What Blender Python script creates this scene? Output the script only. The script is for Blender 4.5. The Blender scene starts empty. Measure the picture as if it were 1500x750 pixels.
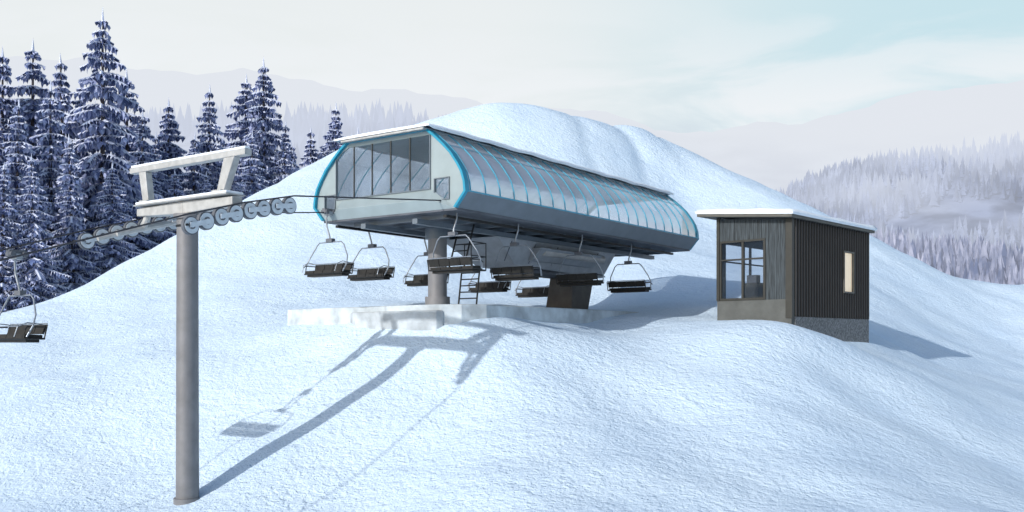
import bpy, math, random
import numpy as np
from mathutils import Vector
random.seed(7); rng=np.random.default_rng(7)
F=1410.0
S=bpy.context.scene
S.view_settings.view_transform='Standard'; S.view_settings.look='None'; S.view_settings.exposure=0
def P(u,v,Y): return ((u-750)/F*Y, Y, (500-v)/F*Y)

# ---------------------------------------------------------------- materials
def new_mat(name):
    m=bpy.data.materials.new(name); m.use_nodes=True
    nt=m.node_tree; b=nt.nodes['Principled BSDF']; return m,nt,b
def pmat(name,col,rough=.6,metal=0,var=.12,scale=3.0,bump=0,bscale=20,stretch=None):
    m,nt,b=new_mat(name); N=nt.nodes; L=nt.links
    tc=N.new('ShaderNodeTexCoord'); mp=N.new('ShaderNodeMapping'); L.new(tc.outputs['Object'],mp.inputs[0])
    if stretch: mp.inputs['Scale'].default_value=stretch
    n=N.new('ShaderNodeTexNoise'); n.inputs['Scale'].default_value=scale; n.inputs['Detail'].default_value=6
    L.new(mp.outputs[0],n.inputs['Vector'])
    r=N.new('ShaderNodeValToRGB'); e=r.color_ramp.elements
    e[0].position=.3; e[1].position=.7
    e[0].color=tuple(c*(1-var) for c in col)+(1,); e[1].color=tuple(min(1,c*(1+var)) for c in col)+(1,)
    L.new(n.outputs['Fac'],r.inputs[0]); L.new(r.outputs[0],b.inputs['Base Color'])
    b.inputs['Roughness'].default_value=rough; b.inputs['Metallic'].default_value=metal
    if bump:
        n2=N.new('ShaderNodeTexNoise'); n2.inputs['Scale'].default_value=bscale; n2.inputs['Detail'].default_value=5
        L.new(mp.outputs[0],n2.inputs['Vector'])
        bp=N.new('ShaderNodeBump'); bp.inputs['Strength'].default_value=.6; bp.inputs['Distance'].default_value=bump
        L.new(n2.outputs['Fac'],bp.inputs['Height']); L.new(bp.outputs[0],b.inputs['Normal'])
    return m
def snow_mat(name,col=(.72,.86,.985)):
    m,nt,b=new_mat(name); N=nt.nodes; L=nt.links
    tc=N.new('ShaderNodeTexCoord')
    n=N.new('ShaderNodeTexNoise'); n.inputs['Scale'].default_value=.3; n.inputs['Detail'].default_value=5
    L.new(tc.outputs['Object'],n.inputs['Vector'])
    r=N.new('ShaderNodeValToRGB'); e=r.color_ramp.elements; e[0].position=.3; e[1].position=.7
    e[0].color=(col[0]*.94,col[1]*.965,col[2]*.995,1); e[1].color=col+(1,)
    L.new(n.outputs['Fac'],r.inputs[0]); L.new(r.outputs[0],b.inputs['Base Color'])
    b.inputs['Roughness'].default_value=.9; b.inputs['Specular IOR Level'].default_value=.2
    mp=N.new('ShaderNodeMapping'); mp.inputs['Scale'].default_value=(1,1,1.3); mp.inputs['Rotation'].default_value=(0,0,.6)
    L.new(tc.outputs['Object'],mp.inputs[0])
    prev=None
    for sc,de,ro,st,di in ((.9,2,.5,.4,.22),(4.2,3,.55,.7,.10),(11,3,.6,.8,.055)):
        a=N.new('ShaderNodeTexNoise'); a.inputs['Scale'].default_value=sc; a.inputs['Detail'].default_value=de; a.inputs['Roughness'].default_value=ro
        a.inputs['Distortion'].default_value=.4; L.new(mp.outputs[0],a.inputs['Vector'])
        bp=N.new('ShaderNodeBump'); bp.inputs['Strength'].default_value=st; bp.inputs['Distance'].default_value=di
        L.new(a.outputs['Fac'],bp.inputs['Height'])
        if prev: L.new(prev.outputs[0],bp.inputs['Normal'])
        prev=bp
    L.new(prev.outputs[0],b.inputs['Normal'])
    return m
SNOW=snow_mat('snow')
ROOFSNOW=pmat('roof_snow',(.84,.90,.96),.8,var=.04,bump=.02,bscale=8)
STEEL=pmat('galvanised_steel',(.46,.45,.44),.5,.35,.12,4,.003,60)
BEIGE=pmat('tower_arm_paint',(.44,.44,.43),.5,.1,.16,5)
MAST=pmat('mast_paint',(.20,.20,.21),.55,.15,.14,2.5,.004,40)
PANEL=pmat('station_panel',(.31,.375,.39),.4,.1,.07,2)
GREY=pmat('station_grey_band',(.15,.18,.21),.45,.2,.1,2)
UNDER=pmat('station_underside',(.10,.11,.13),.6,.2,.25,1.5)
MACH=pmat('machine_housing',(.34,.36,.39),.45,.3,.15,2.5)
TEAL=pmat('teal_trim',(.015,.28,.42),.35,.1,.1,3)
RIB=pmat('glazing_rib',(.07,.36,.50),.4,.1,.1,3)
BLACK=pmat('black_metal',(.014,.014,.014),.5,.2,.3,6)
SEAT=pmat('chair_seat',(.012,.011,.009),.7,0,.4,8)
FRAME=pmat('chair_frame_steel',(.30,.33,.37),.35,.5,.1,8)
RUB=pmat('sheave_rubber',(.13,.14,.16),.6,.1,.2,8)
WHEEL=pmat('sheave_disc',(.60,.66,.72),.4,.2,.1,8)
CONC=pmat('concrete',(.46,.50,.53),.9,0,.3,1.8,.02,12)
CONCW=pmat('icy_concrete',(.52,.58,.62),.8,0,.30,1.6,.03,6)
CABCON=pmat('cabin_concrete',(.105,.11,.105),.9,0,.18,2,.01,20)
LEG=pmat('brown_pier',(.10,.092,.085),.8,0,.25,2,.01,15)
STONE=pmat('stone_plinth',(.20,.20,.20),.9,0,.55,14,.03,18)
DARK=pmat('dark_bronze_trim',(.035,.035,.03),.5,.1,.15,4)
CORR=pmat('corrugated_metal',(.014,.014,.015),.5,.1,.2,2)
FASC=pmat('roof_fascia',(.11,.105,.09),.6,0,.15,4)
WOOD=pmat('weathered_wood',(.048,.060,.068),.8,0,.65,2.2,.01,9,stretch=(9,9,.7))
ROPE=pmat('steel_rope',(.06,.06,.07),.5,.4,.2,20)
def glass(name,col,tr,rough=.08,spread=.12,metal=0):
    m,nt,b=new_mat(name); N=nt.nodes; L=nt.links
    b.inputs['Base Color'].default_value=col+(1,); b.inputs['Roughness'].default_value=rough
    b.inputs['Specular IOR Level'].default_value=.8; b.inputs['Metallic'].default_value=metal
    t=N.new('ShaderNodeBsdfTransparent'); t.inputs[0].default_value=(.93,.95,.98,1)
    mx=N.new('ShaderNodeMixShader'); 
    n=N.new('ShaderNodeTexNoise'); n.inputs['Scale'].default_value=.35; n.inputs['Detail'].default_value=2
    tc=N.new('ShaderNodeTexCoord'); L.new(tc.outputs['Object'],n.inputs['Vector'])
    mr=N.new('ShaderNodeMapRange'); mr.inputs[1].default_value=.35; mr.inputs[2].default_value=.65
    mr.inputs[3].default_value=max(0,tr-spread); mr.inputs[4].default_value=min(1,tr+spread)
    L.new(n.outputs['Fac'],mr.inputs[0]); L.new(mr.outputs[0],mx.inputs[0])
    L.new(b.outputs[0],mx.inputs[1]); L.new(t.outputs[0],mx.inputs[2])
    L.new(mx.outputs[0],N['Material Output'].inputs['Surface']); return m
GLZ=glass('tinted_glazing',(.93,.91,.93),.34,.16,.14,.45)
WIN=glass('front_window_glass',(.30,.36,.42),.92,.04,.04)
CWIN=glass('cabin_window_glass',(.08,.11,.15),.85,.05,.03)
def lit(name,col,s):
    m,nt,b=new_mat(name); b.inputs['Base Color'].default_value=col+(1,)
    b.inputs['Emission Color'].default_value=col+(1,); b.inputs['Emission Strength'].default_value=s; return m
CREAM=lit('warm_lit_window',(.80,.66,.48),.5)

# ---------------------------------------------------------------- mesh helpers
class MB:
    def __init__(s): s.v=[]; s.f=[]; s.m=[]; s.mats=[]
    def mi(s,mat):
        if mat not in s.mats: s.mats.append(mat)
        return s.mats.index(mat)
    def add(s,vs,fs,mat):
        o=len(s.v); s.v+= [tuple(a) for a in vs]; k=s.mi(mat)
        for f in fs: s.f.append(tuple(o+i for i in f)); s.m.append(k)
    def box(s,x0,x1,y0,y1,z0,z1,mat):
        s.hexa([(x0,y0,z0),(x1,y0,z0),(x1,y1,z0),(x0,y1,z0),(x0,y0,z1),(x1,y0,z1),(x1,y1,z1),(x0,y1,z1)],mat)
    def hexa(s,vs,mat):
        s.add(vs,[(0,3,2,1),(4,5,6,7),(0,1,5,4),(1,2,6,5),(2,3,7,6),(3,0,4,7)],mat)
    def tube(s,pts,r,mat,n=8,caps=True):
        pts=[Vector(p) for p in pts]; rs=r if isinstance(r,(list,tuple)) else [r]*len(pts)
        vs=[];fs=[]
        for i,p in enumerate(pts):
            a=pts[max(0,i-1)]; b=pts[min(len(pts)-1,i+1)]; d=(b-a).normalized()
            up=Vector((0,0,1)) if abs(d.z)<.9 else Vector((0,1,0))
            e1=d.cross(up).normalized(); e2=d.cross(e1).normalized()
            for k in range(n):
                t=2*math.pi*k/n; vs.append(p+(e1*math.cos(t)+e2*math.sin(t))*rs[i])
        for i in range(len(pts)-1):
            for k in range(n):
                k2=(k+1)%n; fs.append((i*n+k,i*n+k2,(i+1)*n+k2,(i+1)*n+k))
        if caps: fs.append(tuple(range(n))[::-1]); fs.append(tuple((len(pts)-1)*n+k for k in range(n)))
        s.add(vs,fs,mat)
    def obj(s,name,parent=None,bevel=0,smooth=False,mesh=None):
        if mesh is None:
            me=bpy.data.meshes.new(name); me.from_pydata(s.v,[],s.f)
            for m in s.mats: me.materials.append(m)
            me.polygons.foreach_set('material_index',s.m)
            if smooth: me.polygons.foreach_set('use_smooth',[True]*len(s.f))
            me.update()
        else: me=mesh
        o=bpy.data.objects.new(name,me); S.collection.objects.link(o)
        if parent: o.parent=parent
        if bevel:
            b=o.modifiers.new('bevel','BEVEL'); b.width=bevel; b.segments=2; b.limit_method='ANGLE'; b.angle_limit=.7
        if smooth:
            try: me.set_sharp_from_angle(angle=.7)
            except Exception: pass
        return o
def empty(name,loc,rz=0):
    e=bpy.data.objects.new(name,None); e.location=loc; e.rotation_euler=(0,0,rz); e.empty_display_size=.3
    S.collection.objects.link(e); return e

# ---------------------------------------------------------------- terrain (thin plate spline)
C=[]
def cp(u,v,Y): C.append(P(u,v,Y))
for x in (-45,-20,0,20,45):
    for y in (-30,-10,6): C.append((x,y,-4.3))
for x in (-12,-5,2,9,15): C.append((x,14,-4.1))
crest=[(-120,500,50),(0,463,50),(75,440,51),(150,405,53),(200,377,54),(260,342,57),(340,302,60),(420,262,64),(500,216,67),(600,184,69),(660,166,70),
 (735,151,70),(800,161,70),(850,175,70)]
for c in crest:
    cp(*c)
crest2=[(900,190,76),(960,198,76),(1020,226,75),(1100,264,73),(1180,300,70),(1290,350,67),(1390,402,66)]
for c in crest2: cp(*c)
for c in crest: # behind crest falls away
    x,y,z=P(*c); C.append((x*1.12,y+9,z-2.6)); C.append((x*1.3,y+28,z*.35-1))
for c in crest2:
    x,y,z=P(*c); C.append((x*1.1,y+9,z-2.6)); C.append((x*1.3,y+28,z*.35-1))
for c in [(1440,415,68),(1520,418,72),(1620,420,72),(1500,445,62),(1620,480,54),(1400,436,60),(1320,445,55),(1500,490,56),(1350,490,49),(1500,514,53),(1420,508,51),
 (1320,510,44),(1275,505,39.3),(1390,543,42),(1500,556,44.5),(1440,555,41),(1360,558,33),(1440,574,36),(1500,584,38),(1500,620,33),(1500,700,26),(1640,630,33),
 (1250,510,34.5),(1230,495,33.5),(1155,468,33.2),(1060,470,34.3),(1100,467,36),(1100,430,44),(1200,445,44),(1020,482,32.5),(1150,500,31.3),(1250,560,30.3),(1100,570,28),(1100,650,24.5),(1100,750,20),
 (1300,750,20.5),(1300,650,26),(960,473,35.5),(950,520,31),(950,620,26),(875,468,36.5),(880,492,34),(792,476,33),(830,484,32),(850,750,19.5),(850,560,28.3),(750,600,26),(750,520,29.3),(700,475,30.8),(720,680,22.6),
 (640,477,30.9),(640,560,28.5),(640,660,25),(560,750,22),(418,480,35.6),(500,481,33.2),(460,520,32),(600,487,31),(540,540,29.7),(450,620,27.3),(350,700,25.2),(272,740,24.4),(200,745,24.2),
 (272,620,29.5),(350,560,31),(300,490,38),(150,600,31),(0,600,32),(0,700,27),(0,510,41),(-150,600,33),(150,490,42),(150,440,48.5),(300,420,48),(400,430,44),(400,350,54),(250,380,53),
 (520,440,42),(600,442,40),(700,445,42),(560,360,52),(560,270,61),(700,300,59),(700,400,48),(850,446,46),(850,360,54),(850,260,63),(980,430,47),(980,350,58),(1000,290,67),(1150,380,58),(1250,410,55)]:
    cp(*c)
for x,y,z in [(-60,30,-2),(-60,50,1),(-70,75,2),(-40,75,2.5),(-25,90,3),(-60,100,-3),(0,110,0),(40,110,-3),(80,100,-4),(80,60,1),(75,30,-3),(0,130,-5),(60,130,-6),(-60,130,-6)]:
    C.append((x,y,z))
C=np.array(C); X=C[:,:2]; n=len(C)
def U(r2): return np.where(r2>0,.5*r2*np.log(r2+1e-12),0)
def d2(A,B): return ((A[:,None,:]-B[None,:,:])**2).sum(2)
K=U(d2(X,X))+np.eye(n)*.6; Pm=np.c_[np.ones(n),X]
A=np.zeros((n+3,n+3)); A[:n,:n]=K; A[:n,n:]=Pm; A[n:,:n]=Pm.T
sol=np.linalg.solve(A,np.r_[C[:,2],0,0,0])
def sm(t): t=np.clip(t,0,1); return t*t*(3-2*t)
def H(x,y):
    x=np.asarray(x,float).ravel(); y=np.asarray(y,float).ravel()
    xc=np.clip(x,-75,85); yc=np.clip(y,-30,125)
    out=np.empty(len(x))
    for i in range(0,len(x),20000):
        q=np.c_[xc[i:i+20000],yc[i:i+20000]]
        out[i:i+20000]=U(d2(q,X))@sol[:n]+np.c_[np.ones(len(q)),q]@sol[n:]
    dist=np.hypot(x-xc,y-yc); w=sm(dist/60)
    und=.04*np.sin(x*1.3+y*.7+np.sin(y*.9))+.03*np.sin(y*2.1-x*1.1+1.3*np.sin(x*.8))+.08*np.sin(x*.37+1.7*np.sin(y*.21))
    # wind-cut gullies near the top of the big mound
    top=sm((out-7)/6)*sm((y-54)/8)*sm((x-2)/5)*sm((14-x)/4)
    g=np.abs(np.sin(x*.75+.30*np.sin(y*.6)+.22*y)); und=und-top*.32*(1-g)**2
    return (out+und)*(1-w)+(-7)*w
def axis(lo,hi,step,far0,far1):
    a=list(np.arange(lo,hi+1e-6,step)); s=step; p=a[-1]
    while p<far1: s*=1.35; p+=s; a.append(p)
    s=step;p=a[0]
    while p>far0: s*=1.35; p-=s; a.insert(0,p)
    return np.array(a)
ax=axis(-42,52,.4,-3500,3500); ay=axis(16,90,.4,-200,6000)
GX,GY=np.meshgrid(ax,ay); Z=H(GX,GY)
vs=np.c_[GX.ravel(),GY.ravel(),Z]; nx=len(ax); ny=len(ay)
I=np.arange(nx*ny).reshape(ny,nx)
fs=np.stack([I[:-1,:-1],I[:-1,1:],I[1:,1:],I[1:,:-1]],-1).reshape(-1,4)
me=bpy.data.meshes.new('snow_ground'); me.from_pydata(vs.tolist(),[],fs.tolist()); me.materials.append(SNOW)
me.polygons.foreach_set('use_smooth',[True]*len(fs)); me.update()
S.collection.objects.link(bpy.data.objects.new('snow_ground',me))
def h1(x,y): return float(H([x],[y])[0])

# ---------------------------------------------------------------- station
TH=-math.atan2(.5785,.8157)
ST=empty('chairlift_station',(-1.354,28.5,0),TH)
Lr=16.3
half=[(.39,4.0),(0,4.45),(.03,4.75),(.13,5.05),(.28,5.3),(.55,5.66),(.86,5.96),(1.2,6.25),(1.5,6.47)]
W=6.4
prof=half+[(W-w,z) for w,z in half[::-1]]
def topz(w):
    w=min(w,W-w)
    pts=half[1:]
    if w>=pts[-1][0]: return pts[-1][1]
    for a,b in zip(pts,pts[1:]):
        if a[0]<=w<=b[0]: return a[1]+(b[1]-a[1])*(w-a[0])/(b[0]-a[0])
    return pts[0][1]
def botz(w):
    w=min(w,W-w); return 4.45-.45*w/.39 if w<.39 else 4.0
def shell(mb,pts,t0,t1,mat):
    vs=[];fs=[]
    for w,z in pts: vs+=[(-w,t0,z),(-w,t1,z)]
    for i in range(len(pts)-1): fs.append((2*i,2*i+1,2*i+3,2*i+2))
    mb.add(vs,fs,mat)
m=MB(); shell(m,half[1:],.12,Lr-.1,GLZ); shell(m,[(W-w,z) for w,z in half[1:]],.12,Lr-.1,GLZ)
m.obj('side_glazing',ST,smooth=True)
m=MB()   # curved ribs
nr=21
for i in range(nr+1):
    t=.2+(Lr-.4)*i/nr
    for sgn in (0,1):
        pts=[((-(w-.012)) if not sgn else -(W-w+.012),t,z+.006) for w,z in half[1:]]
        m.tube(pts,.019,RIB,6)
for sgn in (0,1):
    for hh in ((.0,4.47),(.86,5.96)):
        w=hh[0]-.02 if not sgn else W-hh[0]+.02
        m.tube([(-w,.1,hh[1]),(-w,Lr-.1,hh[1])],.024 if hh[0]==0 else .008,RIB,6)
m.obj('glazing_ribs',ST)
m=MB()
for sgn in (0,1):
    q=lambda w:-(W-w) if sgn else -w
    m.hexa([(q(.35),.05,4.0),(q(.41),.05,4.0),(q(.41),Lr-.05,4.0),(q(.35),Lr-.05,4.0),(q(-.03),.05,4.44),(q(.06),.05,4.45),(q(.06),Lr-.05,4.45),(q(-.03),Lr-.05,4.44)],GREY)
m.obj('lower_side_band',ST)
m=MB()
m.box(-6.03,-.37,.03,Lr-.03,3.93,4.03,UNDER)
for t in np.arange(.6,Lr,1.35): m.box(-5.2,-1.2,t,t+.09,3.80,3.932,GREY)
for w in (.94,5.55):
    m.box(-w-.06,-w+.06,.15,Lr-.6,3.76,3.84,BLACK)
for w in (2.1,4.3): m.box(-w-.1,-w+.1,.1,Lr-.2,3.64,3.798,GREY)
m.obj('underside_frame',ST)
m=MB()   # roof deck
m.box(-4.95,-1.45,-.2,Lr+.05,6.44,6.50,PANEL)
m.box(-4.95,-1.45,-.28,-.2,6.42,6.52,BEIGE)
m.obj('roof_deck',ST,bevel=.02)
m=MB(); 
ts=np.linspace(-.32,Lr+.12,60); wsn=[-5.16,-5.20,-5.13,-4.8,-4.2,-3.2,-2.2,-1.6,-1.25,-1.16,-1.20]; hz=[-.08,.0,.07,.11,.13,.14,.13,.11,.07,.0,-.08]
nw_=len(wsn); vs=[];fs=[]
for a,t in enumerate(ts):
    for b,w in enumerate(wsn): vs.append((w+(.02*math.sin(t*2.1+b*.3)+.015*math.sin(t*5.3)),t,6.53+hz[b]*(1 if 0<a<59 else .3)+.012*math.sin(t*3+b*.5)))
for a in range(59):
    for b in range(nw_-1): o=a*nw_+b; fs.append((o,o+1,o+nw_+1,o+nw_))
fs.append(tuple(range(nw_))); fs.append(tuple(59*nw_+k for k in range(nw_)))
m.add(vs,fs,ROOFSNOW); m.obj('roof_snow',ST,smooth=True)
# end arches in teal
def arch(name,t0,t1,th,mat):
    m=MB(); vs=[];fs=[]
    pts=prof
    cx,cz=W/2,5.0
    for w,z in pts:
        dx,dz=w-cx,z-cz; l=math.hypot(dx,dz); ox,oz=dx/l,dz/l
        for (k,t) in ((.03,t0),(.03,t1),(-th,t1),(-th,t0)):
            vs.append((-(w+ox*k),t,z+oz*k))
    for i in range(len(pts)-1):
        for k in range(4):
            fs.append((i*4+k,i*4+(k+1)%4,(i+1)*4+(k+1)%4,(i+1)*4+k))
    fs.append((0,1,2,3)); e=(len(pts)-1)*4; fs.append((e,e+1,e+2,e+3))
    m.add(vs,fs,mat); return m.obj(name,ST)
arch('front_arch_trim',-.08,.12,.05,TEAL); arch('rear_arch_trim',Lr-.12,Lr+.06,.06,TEAL)
def endwall(name,t,holes,mat):
    m=MB(); bp=sorted(set([.001,.39,W-.39,W-.001]+[w for w,z in half[1:]]+[W-w for w,z in half[1:]]+[h for q in holes for h in q[:2]]))
    for a,b in zip(bp,bp[1:]):
        mid=(a+b)/2
        hs=sorted([q for q in holes if q[0]<=mid<=q[1]],key=lambda q:q[2])
        lo=(botz(a),botz(b))
        for q in hs:
            m.add([(-a,t,lo[0]),(-b,t,lo[1]),(-b,t,q[2]),(-a,t,q[2])],[(0,1,2,3)],mat)
            ta=min(q[3],topz(a)-.09); tb=min(q[3],topz(b)-.09); lo=(ta,tb)
        m.add([(-a,t,lo[0]),(-b,t,lo[1]),(-b,t,topz(b)),(-a,t,topz(a))],[(0,1,2,3)],mat)
    o=m.obj(name,ST); s=o.modifiers.new('s','SOLIDIFY'); s.thickness=.06; s.offset=0
    return o
HO=[(1.42,5.42,4.66,6.30),(.68,1.22,4.30,4.92),(5.50,5.95,4.30,4.80)]
endwall('front_wall',.06,HO,PANEL)
endwall('rear_wall',Lr-.06,[(.7,5.7,4.2,6.28)],PANEL)
m=MB()
gp=[(-5.42,4.66),(-1.42,4.66),(-1.42,6.30),(-5.1,6.2),(-5.42,6.0)]
m.add([(x,.06,z) for x,z in gp],[(0,1,2,3,4)],WIN); m.add([(x,Lr-.06,z) for x,z in gp],[(0,1,2,3,4)],WIN)
m.obj('end_windows',ST)
m=MB()
for i in range(1,5):
    w=1.42+4.0*i/5; m.box(-w-.018,-w+.018,.0,.03,4.66,min(6.3,topz(w)-.1),DARK)
for k,h in enumerate(HO):
    a,b,c,d=h; r=.03
    if k: m.box(-b-r,-a+r,-.01,.028,d,d+r,GREY); 
    m.box(-b-r,-a+r,-.01,.028,c-r,c,GREY)
    m.box(-b-r,-b,-.01,.028,c,d-(.34 if k==0 else 0),GREY); m.box(-a,-a+r,-.01,.028,c,d,GREY)
m.obj('window_mullions',ST)
# front skirt: sloped lip below the window
m=MB()
m.hexa([(-6.0,.02,3.99),(-.42,.02,3.99),(-.42,.1,3.95),(-6.0,.1,3.95),(-5.2,-.16,4.30),(-1.3,-.16,4.30),(-1.3,.02,4.60),(-5.2,.02,4.60)],PANEL)
m.obj('front_skirt',ST,bevel=.015)
# interior machinery
m=MB()
m.box(-5.9,-.5,.3,Lr-.3,4.04,4.12,PANEL)
for w in (.94,5.55):
    m.box(-w-.08,-w+.08,.5,Lr-.6,4.35,4.5,STEEL)
    for t in np.arange(1,Lr-1,.55): m.tube([(-w-.05,t,4.45),(-w+.05,t,4.45)],.16,RUB,12)
m.tube([(-3.25,Lr-4,4.3),(-3.25,Lr-4,4.45)],2.0,MACH,32)
m.box(-4.2,-2.6,6,9,4.12,4.6,MACH)
m.obj('tyre_conveyor',ST)
# machine housing hanging below
m=MB()
m.hexa([(-4.1,5.9,2.75),(-2.4,5.9,2.75),(-2.4,12.2,2.62),(-4.1,12.2,2.62),(-4.5,4.3,3.63),(-2.0,4.3,3.63),(-2.0,12.6,3.63),(-4.5,12.6,3.63)],MACH)
m.box(-3.9,-2.6,6.4,11.8,2.56,2.68,UNDER)
m.hexa([(-2.41,6.6,2.95),(-2.15,6.6,2.95),(-2.15,11,2.95),(-2.41,11,2.95),(-2.25,6.6,3.4),(-1.7,6.6,3.4),(-1.7,11,3.4),(-2.25,11,3.4)],MACH)
m.tube([(-1.95,7.0,3.3),(-1.95,11.4,3.3)],.16,STEEL,14)
for t in (5.2,6.7,8.2,9.7,11.2): m.tube([(-2.02,t,3.55),(-2.36,t,2.85)],.02,UNDER,6)
m.obj('drive_housing',ST,bevel=.03)
m=MB(); m.tube([(-3.27,2.6,.5),(-3.27,2.6,1.5)],.42,MAST,28); m.tube([(-3.27,2.6,.6),(-3.27,2.6,3.8)],.32,MAST,32)
m.tube([(-3.27,2.6,3.45),(-3.27,2.6,3.8)],.42,GREY,28)
m.obj('front_column',ST,smooth=True)
m=MB(); m.hexa([(-4.0,10.1,.4),(-2.6,10.1,.4),(-2.6,11.1,.4),(-4.0,11.1,.4),(-3.75,10.3,2.6),(-2.7,10.3,2.6),(-2.7,12,2.6),(-3.75,12,2.6)],LEG)
m.obj('rear_pier',ST,bevel=.03)
m=MB() # ladder with stringers, landing and hoops
def ladder(p0,p1,wid,nrg):
    p0=Vector(p0);p1=Vector(p1); s=Vector((wid/2,0,0))
    m.tube([p0-s,p1-s],.03,BLACK,6); m.tube([p0+s,p1+s],.03,BLACK,6)
    for i in range(1,nrg): q=p0.lerp(p1,i/nrg); m.tube([q-s,q+s],.024,BLACK,6)
ladder((-1.95,2.55,1.2),(-2.15,3.0,2.5),.75,6); ladder((-2.0,2.0,2.3),(-2.1,2.7,3.85),.62,7)
m.box(-2.5,-1.6,2.3,3.1,2.33,2.38,BLACK)
for k in (.45,.9): m.tube([(-1.6,2.3,2.35+k),(-1.6,3.1,2.35+k),(-2.5,3.1,2.35+k)],.018,BLACK,6)
for a in ((-1.6,2.3),(-1.6,3.1),(-2.5,3.1)): m.tube([(a[0],a[1],2.35),(a[0],a[1],3.25)],.02,BLACK,6)
m.obj('access_ladder',ST)
# platform slab
PL=empty('concrete_platform',(-1.354,28.5,0),TH)
m=MB()
def slab(pts,z0,z1,mat):
    k=len(pts); m.add([(-w,t,z0) for w,t in pts]+[(-w,t,z1) for w,t in pts],[tuple(range(k)),tuple(range(k,2*k))]+[(i,(i+1)%k,k+(i+1)%k,k+i) for i in range(k)],mat)
front=[(10.4,2.3),(8.6,2.0),(7.2,1.85),(5.8,1.75),(4.4,1.6),(3.2,1.45),(2.2,1.5),(1.6,1.8),(1.2,2.6)]
slab(front+[(1.0,5.5),(.9,8.5),(1.0,13.5),(10.4,13.5)],-.8,1.20,CONCW)
m.obj('platform_slab',PL,bevel=.05)
m=MB()
slab([(6.6,1.82),(6.0,1.45),(4.6,1.32),(3.2,1.2),(2.2,1.25),(2.1,1.5),(4.4,1.62)],-.6,1.0,CONC)
m.obj('loading_step',PL,bevel=.04)

# ---------------------------------------------------------------- chairs
def chair_mesh():
    m=MB()
    m.box(-.07,.07,-.22,.22,-.1,.07,RUB); m.box(-.12,.12,-.08,.08,-.16,-.02,FRAME)
    for y in (-.15,.15): m.tube([(-.13,y,-.03),(.13,y,-.03)],.07,RUB,10)
    m.tube([(.0,0,-.1),(.1,0,-.22),(.1,-.02,-.5),(.02,-.05,-.78),(0,-.08,-.98)],.028,FRAME,8)
    m.box(-.14,.14,-.16,0,-1.02,-.9,RUB)
    bail=[(-.86,.22,-2.02),(-.93,.1,-1.75),(-.86,0,-1.5),(-.62,-.08,-1.12),(-.5,-.08,-1.02),(.5,-.08,-1.02),(.62,-.08,-1.12),(.86,0,-1.5),(.93,.1,-1.75),(.86,.22,-2.02)]
    m.tube(bail,.022,FRAME,8)
    m.tube([(-.88,-.2,-2.06),(.88,-.2,-2.06)],.024,BLACK,8); m.tube([(-.88,.24,-2.06),(.88,.24,-2.06)],.024,BLACK,8)
    for x in (-.87,.87):
        m.tube([(x,.24,-2.05),(x,-.2,-2.06),(x,-.27,-1.72)],.022,BLACK,6)
        m.tube([(x,-.22,-1.78),(x,.2,-1.78),(x*1.03,.28,-1.85)],.018,BLACK,6)
    m.tube([(-.86,-.28,-1.70),(.86,-.28,-1.70)],.016,FRAME,6)
    for i in range(4):
        x0=-.83+.42*i; x1=x0+.40
        m.hexa([(x0,-.18,-2.07),(x1,-.18,-2.07),(x1,.27,-2.05),(x0,.27,-2.05),(x0,-.18,-1.97),(x1,-.18,-1.97),(x1,.25,-1.95),(x0,.25,-1.95)],SEAT)
        m.hexa([(x0,-.22,-1.95),(x1,-.22,-1.95),(x1,-.17,-1.95),(x0,-.17,-1.95),(x0,-.29,-1.73),(x1,-.29,-1.73),(x1,-.25,-1.72),(x0,-.25,-1.72)],SEAT)
    m.box(-.8,.8,-.12,.2,-2.15,-2.08,BLACK)
    for x in (-.78,.78): m.tube([(x,-.2,-1.72),(x,.15,-1.68),(x*.98,.38,-1.78),(x*.95,.45,-2.02)],.014,FRAME,6)
    m.tube([(-.78,.38,-1.77),(.78,.38,-1.77)],.014,FRAME,6)
    return m
cm=chair_mesh(); base=None
def lane(t,w): # world xy
    return (-1.354+.5785*t-.8157*w, 28.5+.8157*t+.5785*w)
def mkchair(t,w,z,flip):
    global base
    x,y=lane(t,w); e=empty('chairlift_chair',(x,y,z),TH+(math.pi if flip else 0)+random.uniform(-.04,.04))
    if base is None:
        o=cm.obj('chair_body',e,bevel=.008); base=o.data
    else:
        o=MB().obj('chair_body',e,bevel=.008,mesh=base)
for t,z in ((.62,4.25),(3.9,4.2),(8.0,4.2),(11.8,4.12)): mkchair(t,.94,z-.0,False)
for t,z in ((-.22,4.27),(1.75,4.25),(4.7,4.2),(8.6,4.12),(11.9,4.05)): mkchair(t,5.55,z,True)
mkchair(-10.5,5.45,2.12,True)

# ---------------------------------------------------------------- tower
bx,by=-8.24,24.44; bz=h1(bx,by)-.15
TW=empty('lift_tower',(bx,by,0),TH)
m=MB(); m.tube([(0,0,bz),(0,0,3.2)],[.285,.262],MAST,40); m.tube([(0,0,3.1),(0,0,3.22)],.34,MAST,32)
m.tube([(0,0,bz),(0,0,bz+.22)],.34,MAST,32)
m.obj('mast',TW,smooth=True)
m=MB() # crossarm
def beam(x0,x1,z0a,z1a,zm0,zm1,y,mat):
    m.hexa([(x0,-y,z0a),(0,-y,zm0),(0,y,zm0),(x0,y,z0a),(x0,-y,z1a),(0,-y,zm1),(0,y,zm1),(x0,y,z1a)],mat)
beam(-1.95,0,3.30,3.50,3.22,3.54,.16,BEIGE); beam(1.95,0,3.30,3.50,3.22,3.54,.16,BEIGE)
m.box(-1.9,1.9,-.30,.30,3.542,3.58,BEIGE)
m.obj('crossarm',TW,bevel=.02)
m=MB(); m.box(-1.86,1.86,-.27,.27,3.58,3.65,ROOFSNOW); m.box(-2.33,2.33,-.09,.09,4.62,4.69,ROOFSNOW); m.obj('arm_snow',TW,bevel=.03)
m=MB()
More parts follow.
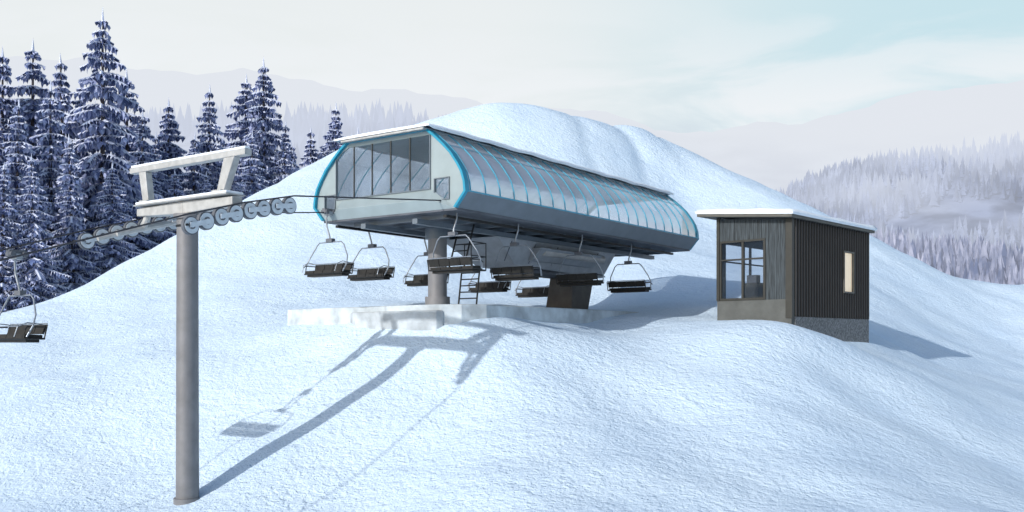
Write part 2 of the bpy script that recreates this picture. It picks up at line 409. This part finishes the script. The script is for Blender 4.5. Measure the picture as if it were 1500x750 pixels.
m.box(-2.35,2.35,-.11,.11,4.47,4.62,BEIGE)
m.hexa([(-1.75,-.1,3.58),(-1.5,-.1,3.58),(-1.5,.1,3.58),(-1.75,.1,3.58),(-1.95,-.1,4.47),(-1.65,-.1,4.47),(-1.65,.1,4.47),(-1.95,.1,4.47)],BEIGE)
m.hexa([(1.25,-.1,3.58),(1.5,-.1,3.58),(1.5,.1,3.58),(1.25,.1,3.58),(1.55,-.1,4.47),(1.95,-.1,4.47),(1.95,.1,4.47),(1.55,.1,4.47)],BEIGE)
m.box(1.2,1.55,-.2,.2,3.581,3.70,BEIGE); m.box(-1.8,-1.45,-.2,.2,3.581,3.70,BEIGE)
m.obj('lifting_frame',TW,bevel=.015)
for nm,x0 in (('sheave_train_near',2.12),('sheave_train_far',-2.12)):
    m=MB(); sl=.27; zc=3.12 if x0>0 else 3.02
    nw=8; sp=.42
    pos=[((i-3.5)*sp) for i in range(nw)]
    zf=lambda s: zc+sl*s-.035*s*s
    for s in pos:
        z=zf(s)
        m.tube([(x0-.05,s,z),(x0+.05,s,z)],.215,RUB,24); m.tube([(x0-.07,s,z),(x0+.07,s,z)],.185,WHEEL,24)
        m.tube([(x0-.085,s,z),(x0+.085,s,z)],.09,RUB,14); m.tube([(x0-.1,s,z),(x0+.1,s,z)],.05,WHEEL,10)
    for i in range(0,nw,2):
        a,b=pos[i],pos[i+1]
        for xx in (-.13,.10):
            m.hexa([(x0+xx,a-.08,zf(a)-.06),(x0+xx+.03,a-.08,zf(a)-.06),(x0+xx+.03,b+.08,zf(b)-.06),(x0+xx,b+.08,zf(b)-.06),
                    (x0+xx,a-.08,zf(a)+.06),(x0+xx+.03,a-.08,zf(a)+.06),(x0+xx+.03,b+.08,zf(b)+.06),(x0+xx,b+.08,zf(b)+.06)],WHEEL)
    for a,b in ((pos[0]+.2,pos[3]-.2),(pos[4]+.2,pos[7]-.2)):
        s=-1 if x0>0 else 1
        m.tube([(x0+s*.19,a,zf(a)-.02),(x0+s*.19,b,zf(b)-.02)],.055,BEIGE,8)
    s=-1 if x0>0 else 1
    m.tube([(x0+s*.25,-.8,zf(-.8)),(x0+s*.25,.8,zf(.8))],.08,BEIGE,8)
    m.tube([(x0+s*.25,0,zf(0)),(x0+s*.5,0,3.4)],.09,BEIGE,10)
    m.tube([(x0-.3,pos[0]-.15,zf(pos[0])),(x0+.12,pos[0]-.15,zf(pos[0]))],.03,BLACK,6)
    m.obj(nm,TW)
RP=MB()
for w,dz in ((.94,-.02),(5.55,-.12)):
    wt=w+(.15 if w<3 else -.1)
    pts=[(-60,-13.5),(-30,-3.8),(-8.85,2.92),(-7.3,3.36),(-5.7,3.72),(.3,4.28)]
    seq=[]
    for i,(t,z) in enumerate(pts):
        x,y=lane(t,w if t>-1 else wt); seq.append((x,y,z+(dz if t<-1 else 0)))
    RP.tube(seq,.022,ROPE,6)
RP.obj('haul_rope')

# ---------------------------------------------------------------- cabin
CB=empty('operator_cabin',(9.89,34,0),-math.atan2(.683,.73))
cw,cl=3.0,6.5; zb,zl,zr=.92,4.62,4.36   # left/right eave heights
m=MB()
cz=1.5
m.box(-cw,0,-.03,.2,zb-1.0,cz,CABCON); m.box(-cw,-cw+.2,.2,cl,zb-1.0,cz,CABCON)
m.obj('concrete_base',CB,bevel=.01)
m=MB()
m.box(-.2,.02,.21,cl+.05,-.9,.88,STONE); m.box(-cw,-.2,cl-.2,cl+.04,-.9,.88,STONE)
m.obj('stone_plinth',CB,bevel=.01)
m=MB() # corrugated side wall (right), as ridged profile
y=.12
prof2=[]
while y<cl:
    prof2+=[(0.0,y),(0.0,y+.08),(.05,y+.10),(.05,y+.15),(0.0,y+.17)]; y+=.215
wy0,wy1,wz0,wz1=4.15,4.95,1.92,3.42
for i in range(len(prof2)-1):
    a,b=prof2[i],prof2[i+1]
    if a[1]>=wy0 and b[1]<=wy1:
        m.add([(a[0],a[1],.88),(b[0],b[1],.88),(b[0],b[1],wz0),(a[0],a[1],wz0)],[(0,1,2,3)],CORR)
        m.add([(a[0],a[1],wz1),(b[0],b[1],wz1),(b[0],b[1],zr),(a[0],a[1],zr)],[(0,1,2,3)],CORR)
    else: m.add([(a[0],a[1],.88),(b[0],b[1],.88),(b[0],b[1],zr),(a[0],a[1],zr)],[(0,1,2,3)],CORR)
m.add([(-cw,cl,zb),(0,cl,zb),(0,cl,zr),(-cw,cl,zl)],[(0,1,2,3)],CORR)
# left wall with a wide opening for the second lookout window
la,lb,lc,ld=.45,4.3,1.62,3.66
for q in ((.2,la,cz,zl),(lb,cl,cz,zl),(la,lb,cz,lc),(la,lb,ld,zl)):
    m.box(-cw+.001,-cw+.09,q[0],q[1],q[2],q[3]-.03,CORR)
m.obj('corrugated_walls',CB)
m=MB()
r=.06
m.box(-.02,.09,wy0-r,wy1+r,wz1,wz1+r,FASC); m.box(-.02,.09,wy0-r,wy1+r,wz0-r,wz0,FASC)
m.box(-.02,.09,wy0-r,wy0,wz0,wz1,FASC); m.box(-.02,.09,wy1,wy1+r,wz0,wz1,FASC)
m.box(-.03,0,wy0,wy1,wz0,wz1,CREAM)
m.obj('side_window',CB)
m=MB() # wood front: planks above and right of window
wx0,wx1,wt=-2.88,-1.02,3.72
def roofz(x): return zl+(zr-zl)*(x+cw)/cw
x=-2.9
while x<-.24:
    x1=min(x+.155,-.2)
    z0=wt+.0 if x1<=wx1+.05 else cz
    d=random.uniform(0,.012)
    m.hexa([(x,-d,z0),(x1-.008,-d,z0),(x1-.008,.1,z0),(x,.1,z0),(x,-d,roofz(x)-.05),(x1-.008,-d,roofz(x1)-.05),(x1-.008,.1,roofz(x1)-.05),(x,.1,roofz(x)-.05)],WOOD)
    x+=.155
m.box(-2.9,-.2,.1,.12,wt,zr,DARK); m.box(-1.0,-.2,.1,.12,cz,zr,DARK)
m.obj('wood_cladding',CB)
m=MB()
m.box(-cw-.02,-cw+.1,-.05,.1,cz,zl,DARK); m.box(-.22,.03,-.06,.12,zb-.1,zr,DARK); 
m.box(wx0,wx1,-.05,.08,wt-.08,wt,DARK); m.box(wx0,wx1,-.05,.08,cz+.002,cz+.09,DARK)
m.box(wx0,wx0+.07,-.05,.08,cz+.09,wt-.08,DARK); m.box(wx1-.08,wx1,-.05,.08,cz+.09,wt-.08,DARK)
m.box(-1.98,-1.89,-.045,.07,cz+.09,wt-.08,DARK); m.box(wx0+.07,-1.98,-.04,.06,2.98,3.04,DARK); m.box(-1.89,wx1-.08,-.04,.06,2.98,3.04,DARK)
m.box(-cw-.02,-cw+.07,2.35,2.42,lc,ld,DARK); m.box(-cw-.02,-cw+.07,la,lb,2.98,3.03,DARK)
m.obj('frames_and_corner_trim',CB,bevel=.006)
m=MB(); m.box(wx0+.07,wx1-.08,.01,.02,cz+.09,wt-.08,CWIN); m.obj('front_window',CB)
m=MB() # interior
m.box(-2.8,-.22,.3,cl-.2,cz-.15,cz-.05,GREY); m.box(-2.5,-1.9,1.0,1.5,cz-.05,2.2,DARK); m.box(-2.4,-2.0,1.1,1.4,2.2,2.5,UNDER)
m.box(-1.3,-.5,2.0,2.9,cz-.05,2.3,UNDER)
m.obj('interior',CB)
m=MB()
x0,x1,y0,y1=-cw-.62,.22,-.45,cl+.15
def rz(x): return roofz(x)
m.hexa([(x0,y0,rz(x0)),(x1,y0,rz(x1)),(x1,y1,rz(x1)),(x0,y1,rz(x0)),(x0,y0,rz(x0)+.11),(x1,y0,rz(x1)+.11),(x1,y1,rz(x1)+.11),(x0,y1,rz(x0)+.11)],FASC)
m.obj('roof',CB,bevel=.01)
m=MB()
x0-=.03;x1+=.04;y0-=.03;y1+=.03
def inset(k,lo,hi): 
    a=[lo,lo-.03,lo+.06,lo+.25]; b=[hi-.25,hi-.06,hi+.03,hi]
    return a+[v for v in [lo+(hi-lo)*q/k for q in range(1,k)] if a[3]<v<b[0]]+b
xs=inset(6,x0,x1); ys=inset(14,y0,y1); vs=[];fs=[]
hh_=(-.01,.08,.17,.21,.22)
for j,y in enumerate(ys):
    for i,x in enumerate(xs):
        ex=min(i,len(xs)-1-i,j,len(ys)-1-j); vs.append((x,y,rz(x)+.112+hh_[min(ex,4)]+(.02*math.sin(x*4+y*2) if ex>1 else 0)))
nx_=len(xs)
for j in range(len(ys)-1):
    for i in range(nx_-1): o=j*nx_+i; fs.append((o,o+1,o+nx_+1,o+nx_))
m.add(vs,fs,ROOFSNOW); m.obj('roof_snow_cover',CB,smooth=True)

# ---------------------------------------------------------------- spruce trees
FR1=pmat('frosted_needles',(.66,.71,.86),.9,0,.15,.9); FR2=pmat('needles_painted_blue_shade',(.34,.39,.60),.9,0,.28,1.1)  # frost tinted blue: the trees' shade is painted into these needle colours
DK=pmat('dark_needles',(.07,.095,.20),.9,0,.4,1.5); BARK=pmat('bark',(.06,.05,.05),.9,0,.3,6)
def spruce(seed,Ht=20,R=3.3,lv=38):
    rr=random.Random(seed); V=[];Fc=[];M=[]
    un=rr.uniform
    def tri(a,b,c,k):
        o=len(V); V.extend([a,b,c]); Fc.append((o,o+1,o+2)); M.append(k)
    ph=[un(0,6.28) for _ in range(4)]
    for li in range(lv):
        f=max(0,(li+un(-.35,.35))/lv); z=Ht*(.03+.96*f**.95)
        rad=R*(1-f)**.84*(.86+.16*math.sin(f*17+ph[0]))+.12
        nb=int(9.5-4*f); a0=un(0,6.28)
        for b in range(nb):
            a=a0+6.283*b/nb+un(-.35,.35); Lb=rad*(un(.5,.85) if rr.random()<.4 else un(.88,1.25))*(1+.12*math.sin(2*a+ph[1]))
            ca,sa=math.cos(a),math.sin(a); k=max(3,int(Lb/.25)); dr=un(.20,.5); bend=un(-.15,.15)
            heavy=rr.random()
            def pt(s,side=0,dz=0):
                d=Lb*s; zz=z+.10*d-dr*Lb*s*s*1.1+(.3*Lb*max(0,s-.78)); sd=side+bend*d*s
                return (ca*d-sa*sd,sa*d+ca*sd,zz+dz)
            for j in range(k):
                s0=(j+.6)/k; 
                w0=.11+.06*Lb*(1-s0)*.6
                p0=pt(s0-.6/k,0,.08); p1=pt(s0+1.0/k,0,.03)
                tri(p0,p1,pt(s0,w0,-.04),0); tri(p0,pt(s0,-w0,-.04),p1,0)
                tl=(.22+.42*min(1,(1.05-s0)*1.7)*min(Lb,3)/3*1.2)*un(.7,1.3)
                for sd in (-1,1):
                    q0=pt(s0-.25/k,0,.02); q1=pt(s0+.45/k,0,.0)
                    s2=s0+(.55*tl)/Lb; dz=-tl*un(.25,.65)
                    tip=pt(s2,sd*tl*.85,dz); mid=pt(s0+.5*(s2-s0)+.10/Lb,sd*tl*.5,dz*.25)
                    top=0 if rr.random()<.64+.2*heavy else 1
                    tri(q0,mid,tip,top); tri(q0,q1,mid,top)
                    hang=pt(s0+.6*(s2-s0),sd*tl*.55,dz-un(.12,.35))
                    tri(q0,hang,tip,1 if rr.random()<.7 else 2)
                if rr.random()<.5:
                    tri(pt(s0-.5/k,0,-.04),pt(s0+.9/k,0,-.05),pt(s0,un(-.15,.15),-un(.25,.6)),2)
    for a in range(5):
        an=a*1.256; c=.12
        tri((0,0,Ht*1.01),(c*math.cos(an),c*math.sin(an),Ht*.96),(c*math.cos(an+1.2),c*math.sin(an+1.2),Ht*.96),0)
    o=len(V)
    for zz,q in ((-1,.32),(Ht*.97,.04)):
        for a in range(8): V.append((q*math.cos(a*.785),q*math.sin(a*.785),zz))
    for a in range(8): Fc.append((o+a,o+(a+1)%8,o+8+(a+1)%8,o+8+a)); M.append(3)
    me=bpy.data.meshes.new('spruce_mesh'); me.from_pydata(V,[],Fc)
    for mm in (FR1,FR2,DK,BARK): me.materials.append(mm)
    me.polygons.foreach_set('material_index',M); me.update(); return me
SP=[spruce(s,20,R) for s,R in ((1,4.6),(2,4.0),(3,5.0),(4,3.8))]
trees=[(150,8,66),(100,78,68),(45,55,72),(5,68,70),(75,115,62),(-40,90,66),(20,140,60),(122,130,74),(188,100,75),(205,160,70),(245,140,78),(222,190,72),(300,122,80),
 (280,190,76),(325,195,84),(385,82,84),(355,106,90),(412,175,84),(368,190,78),(340,225,76),(430,205,92),(490,148,96),(458,185,98),(520,183,104),(548,190,108),(110,195,60),(165,235,62),(50,225,57),(0,235,56),(-60,200,58),(255,245,70),(300,250,72),(-90,60,75),(-130,120,64)]
for i,(u,v,Y) in enumerate(trees):
    x,y,zt=P(u,v,Y); g=h1(x,y)-.4; hh=(zt-g)/20.2
    o=bpy.data.objects.new('spruce_tree',SP[(i*7+i//4)%4]); o.location=(x,y,g)
    wsc=hh*random.uniform(.95,1.15); 
    if hh>1.15: wsc=hh*.95
    if hh<.6: wsc=hh*1.15
    o.scale=(wsc,wsc,hh); o.rotation_euler=(random.uniform(-.02,.02),random.uniform(-.02,.02),random.uniform(0,6.28)); S.collection.objects.link(o)

# ---------------------------------------------------------------- distant hills and forests
def painted_fog_mat(name,ca,cb,fog,f0,f1,z0,z1,nscale,mist=1.0):  # aerial haze painted into the surface: emission mixed in by height and noise
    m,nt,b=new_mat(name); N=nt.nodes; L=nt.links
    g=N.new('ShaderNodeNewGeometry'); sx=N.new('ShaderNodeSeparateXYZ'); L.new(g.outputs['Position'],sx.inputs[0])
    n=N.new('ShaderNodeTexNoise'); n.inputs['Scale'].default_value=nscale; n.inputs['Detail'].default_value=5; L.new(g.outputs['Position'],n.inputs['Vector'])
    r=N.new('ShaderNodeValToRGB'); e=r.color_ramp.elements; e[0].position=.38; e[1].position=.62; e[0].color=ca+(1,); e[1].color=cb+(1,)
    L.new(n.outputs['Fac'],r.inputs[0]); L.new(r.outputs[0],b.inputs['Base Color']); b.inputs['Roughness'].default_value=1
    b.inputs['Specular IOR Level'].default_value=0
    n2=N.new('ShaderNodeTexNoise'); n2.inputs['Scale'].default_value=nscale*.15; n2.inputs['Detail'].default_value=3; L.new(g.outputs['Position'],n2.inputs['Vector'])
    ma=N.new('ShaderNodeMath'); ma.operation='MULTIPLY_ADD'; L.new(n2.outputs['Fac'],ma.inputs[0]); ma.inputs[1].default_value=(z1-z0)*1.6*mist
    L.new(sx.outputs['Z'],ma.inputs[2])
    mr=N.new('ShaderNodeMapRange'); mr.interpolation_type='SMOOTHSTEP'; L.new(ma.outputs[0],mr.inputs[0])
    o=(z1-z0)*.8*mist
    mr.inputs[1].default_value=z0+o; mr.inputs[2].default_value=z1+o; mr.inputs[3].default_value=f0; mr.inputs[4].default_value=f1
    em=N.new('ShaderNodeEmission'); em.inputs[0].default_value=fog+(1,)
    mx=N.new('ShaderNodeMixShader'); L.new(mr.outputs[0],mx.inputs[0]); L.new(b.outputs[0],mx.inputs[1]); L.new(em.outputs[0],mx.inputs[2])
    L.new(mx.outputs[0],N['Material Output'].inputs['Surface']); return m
PAINTED_FOG=(.66,.71,.83)  # glow colour that paints haze onto hills and trees
def hill(name,crest,Y0,Y1,mat,rough,rows=40,cols=160):
    us=[c[0] for c in crest]; cv=[c[1] for c in crest]
    vs=[];fs=[]
    ph=rng.uniform(0,6,8)
    for j in range(rows+1):
        f=j/rows
        g=f/.8 if f<=.8 else 1
        Y=Y0+(Y1-Y0)*f
        Yc=Y0+(Y1-Y0)*.8
        for i in range(cols+1):
            u=us[0]+(us[-1]-us[0])*i/cols; v=np.interp(u,us,cv)
            X0=(u-750)/F*Yc; zc=(500-v)/F*Yc
            gg=sm(g)*.65+g*.35
            z=-9+(zc+9)*float(gg)
            if f>.8: z=zc-(f-.8)/.2*zc*.5
            z+=rough*g*(math.sin(X0/Yc*37+ph[0]+f*5)+.6*math.sin(X0/Yc*83+ph[1]+f*11)+.35*math.sin(X0/Yc*190+ph[2]+f*17))*(.3 if g<1 else .25)
            vs.append((X0*(.75+.25*Y/Yc),Y,z))
    c=cols+1
    for j in range(rows):
        for i in range(cols): fs.append((j*c+i,j*c+i+1,(j+1)*c+i+1,(j+1)*c+i))
    me=bpy.data.meshes.new(name); me.from_pydata(vs,[],fs); me.materials.append(mat)
    me.polygons.foreach_set('use_smooth',[True]*len(fs)); me.update()
    o=bpy.data.objects.new(name,me); S.collection.objects.link(o); return np.array(vs).reshape(rows+1,c,3)
def forest(name,grid,N,h0,h1_,mat,fmax=.82,gap=1.15,slim=1):
    R,Cc,_=grid.shape; V=[];Fc=[]
    for k in range(N):
        fr=rng.uniform(0,fmax)**.8*(R-1); fc=rng.uniform(0,Cc-1.01); a=int(fr); b=int(fc); tr=fr-a; tcx=fc-b
        p=(grid[a,b]*(1-tr)+grid[min(a+1,R-1),b]*tr)*(1-tcx)+(grid[a,b+1]*(1-tr)+grid[min(a+1,R-1),b+1]*tr)*tcx
        if math.sin(p[0]*.035+1.3*math.sin(p[1]*.02))+math.sin(p[1]*.05)>gap: continue
        conifer(V,Fc,p,rng.uniform(h0,h1_),slim)
    me=bpy.data.meshes.new(name); me.from_pydata(V,[],Fc); me.materials.append(mat); me.update()
    S.collection.objects.link(bpy.data.objects.new(name,me))
def conifer(V,Fc,p,h,slim):
    x,y,z=p; rr=h*random.uniform(.14,.2)*slim; a0=random.uniform(0,6)
    for (zb_,zt_,r_) in ((.03,.5,1),(.28,.74,.74),(.54,1.0,.45)):
        o=len(V); n_=6
        for q in range(n_):
            an=a0+6.283*q/n_; rad=rr*r_*(1.35 if q%2 else .5)*random.uniform(.75,1.25)
            V.append((x+rad*math.cos(an),y+rad*math.sin(an),z+h*(zb_+random.uniform(-.05,.05)+(.05 if q%2==0 else 0))))
        V.append((x,y,z+h*zt_))
        for q in range(n_): Fc.append((o+q,o+(q+1)%n_,o+n_))
FM1=painted_fog_mat('forest_right_painted_mist',(.035,.055,.13),(.26,.31,.46),PAINTED_FOG,.20,.98,8,135,.06)
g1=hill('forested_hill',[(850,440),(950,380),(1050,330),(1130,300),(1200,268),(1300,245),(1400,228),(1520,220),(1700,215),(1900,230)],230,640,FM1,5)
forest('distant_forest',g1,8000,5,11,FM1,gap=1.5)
FM2=painted_fog_mat('forest_left_painted_mist',(.06,.08,.17),(.30,.35,.50),PAINTED_FOG,.15,.9,0,75,.06,.6)
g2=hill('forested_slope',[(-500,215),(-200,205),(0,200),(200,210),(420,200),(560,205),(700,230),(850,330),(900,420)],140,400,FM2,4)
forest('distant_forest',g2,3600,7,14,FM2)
FM3=painted_fog_mat('frosted_forest_painted_sun_haze',(.07,.10,.20),(.42,.44,.56),(.62,.66,.80),.22,.36,0,60,.18,.5)  # frost colours lightened for a sunlit look, with emission haze painted over
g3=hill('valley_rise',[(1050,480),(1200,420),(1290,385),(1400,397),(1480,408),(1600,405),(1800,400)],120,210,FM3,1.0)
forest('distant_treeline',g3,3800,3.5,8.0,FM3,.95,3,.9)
FM4=painted_fog_mat('mountain_painted_haze',(.20,.25,.40),(.58,.64,.74),(.765,.80,.86),.80,1.0,150,560,.006,.7)
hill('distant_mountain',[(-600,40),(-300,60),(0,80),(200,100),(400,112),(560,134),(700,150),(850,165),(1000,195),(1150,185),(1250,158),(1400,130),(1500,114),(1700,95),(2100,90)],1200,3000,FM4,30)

# ---------------------------------------------------------------- world, sun, camera
SUN_EL=23.5; d=Vector((-.67,-.74,0)).normalized()*math.cos(math.radians(SUN_EL)); d.z=math.sin(math.radians(SUN_EL))
w=bpy.data.worlds.new('World'); S.world=w; w.use_nodes=True; nt=w.node_tree; N=nt.nodes; L=nt.links
bg=N['Background']; sk=N.new('ShaderNodeTexSky'); sk.sky_type='NISHITA'; sk.sun_disc=False
sk.sun_elevation=math.radians(SUN_EL); sk.sun_rotation=math.atan2(d.x,d.y)
L.new(sk.outputs[0],bg.inputs[0]); bg.inputs[1].default_value=.14
tc=N.new('ShaderNodeTexCoord'); sx=N.new('ShaderNodeSeparateXYZ'); L.new(tc.outputs['Generated'],sx.inputs[0])
mp=N.new('ShaderNodeMapping'); mp.inputs['Scale'].default_value=(2.2,2.2,9); L.new(tc.outputs['Generated'],mp.inputs[0])
n=N.new('ShaderNodeTexNoise'); n.inputs['Scale'].default_value=1.9; n.inputs['Detail'].default_value=6; n.inputs['Roughness'].default_value=.52; n.inputs['Distortion'].default_value=.5; L.new(mp.outputs[0],n.inputs['Vector'])
def mrange(src,a,b,c=0,e=1):
    q=N.new('ShaderNodeMapRange'); q.interpolation_type='SMOOTHSTEP'; L.new(src,q.inputs[0])
    q.inputs[1].default_value=a;q.inputs[2].default_value=b;q.inputs[3].default_value=c;q.inputs[4].default_value=e; return q.outputs[0]
def mul(a,b):
    q=N.new('ShaderNodeMath'); q.operation='MULTIPLY'; L.new(a,q.inputs[0]); L.new(b,q.inputs[1]); return q.outputs[0]
def mixc(f,a,b):
    q=N.new('ShaderNodeMix'); q.data_type='RGBA'; L.new(f,q.inputs[0])
    for s,i in ((a,6),(b,7)):
        if isinstance(s,tuple): q.inputs[i].default_value=s+(1,)
        else: L.new(s,q.inputs[i])
    return q.outputs[2]
right=mrange(sx.outputs['X'],-.05,.40)
c1=mixc(right,(.82,.86,.87),(.58,.77,.84))
puff=mul(mrange(n.outputs['Fac'],.40,.60),mrange(sx.outputs['Z'],.36,.20))
c2=mixc(puff,c1,(.87,.90,.93))
streak=mul(mul(mrange(n.outputs['Fac'],.52,.38),mrange(sx.outputs['Z'],.27,.21)),right)
c2b=mixc(streak,c2,(.66,.71,.80))
lowmist=mrange(sx.outputs['Z'],.21,.12); c3=mixc(lowmist,c2b,(.775,.80,.87))
fac=mul(mrange(sx.outputs['Z'],.62,.32),mrange(sx.outputs['Y'],-.1,.4))
bg2=N.new('ShaderNodeBackground'); L.new(c3,bg2.inputs[0]); bg2.inputs[1].default_value=1.0
mx=N.new('ShaderNodeMixShader'); L.new(fac,mx.inputs[0]); L.new(bg.outputs[0],mx.inputs[1]); L.new(bg2.outputs[0],mx.inputs[2])
L.new(mx.outputs[0],N['World Output'].inputs['Surface'])
sl=bpy.data.lights.new('sun','SUN'); sl.energy=3.0; sl.angle=math.radians(.8); sl.color=(1,.98,.95)
so=bpy.data.objects.new('sun',sl); so.rotation_euler=d.to_track_quat('Z','Y').to_euler(); S.collection.objects.link(so)
cam=bpy.data.cameras.new('camera'); cam.sensor_width=36; cam.lens=36*F/1500; cam.shift_y=125/1500; cam.clip_end=20000
co=bpy.data.objects.new('camera',cam); co.location=(0,0,0); co.rotation_euler=(math.pi/2,0,0); S.collection.objects.link(co); S.camera=co
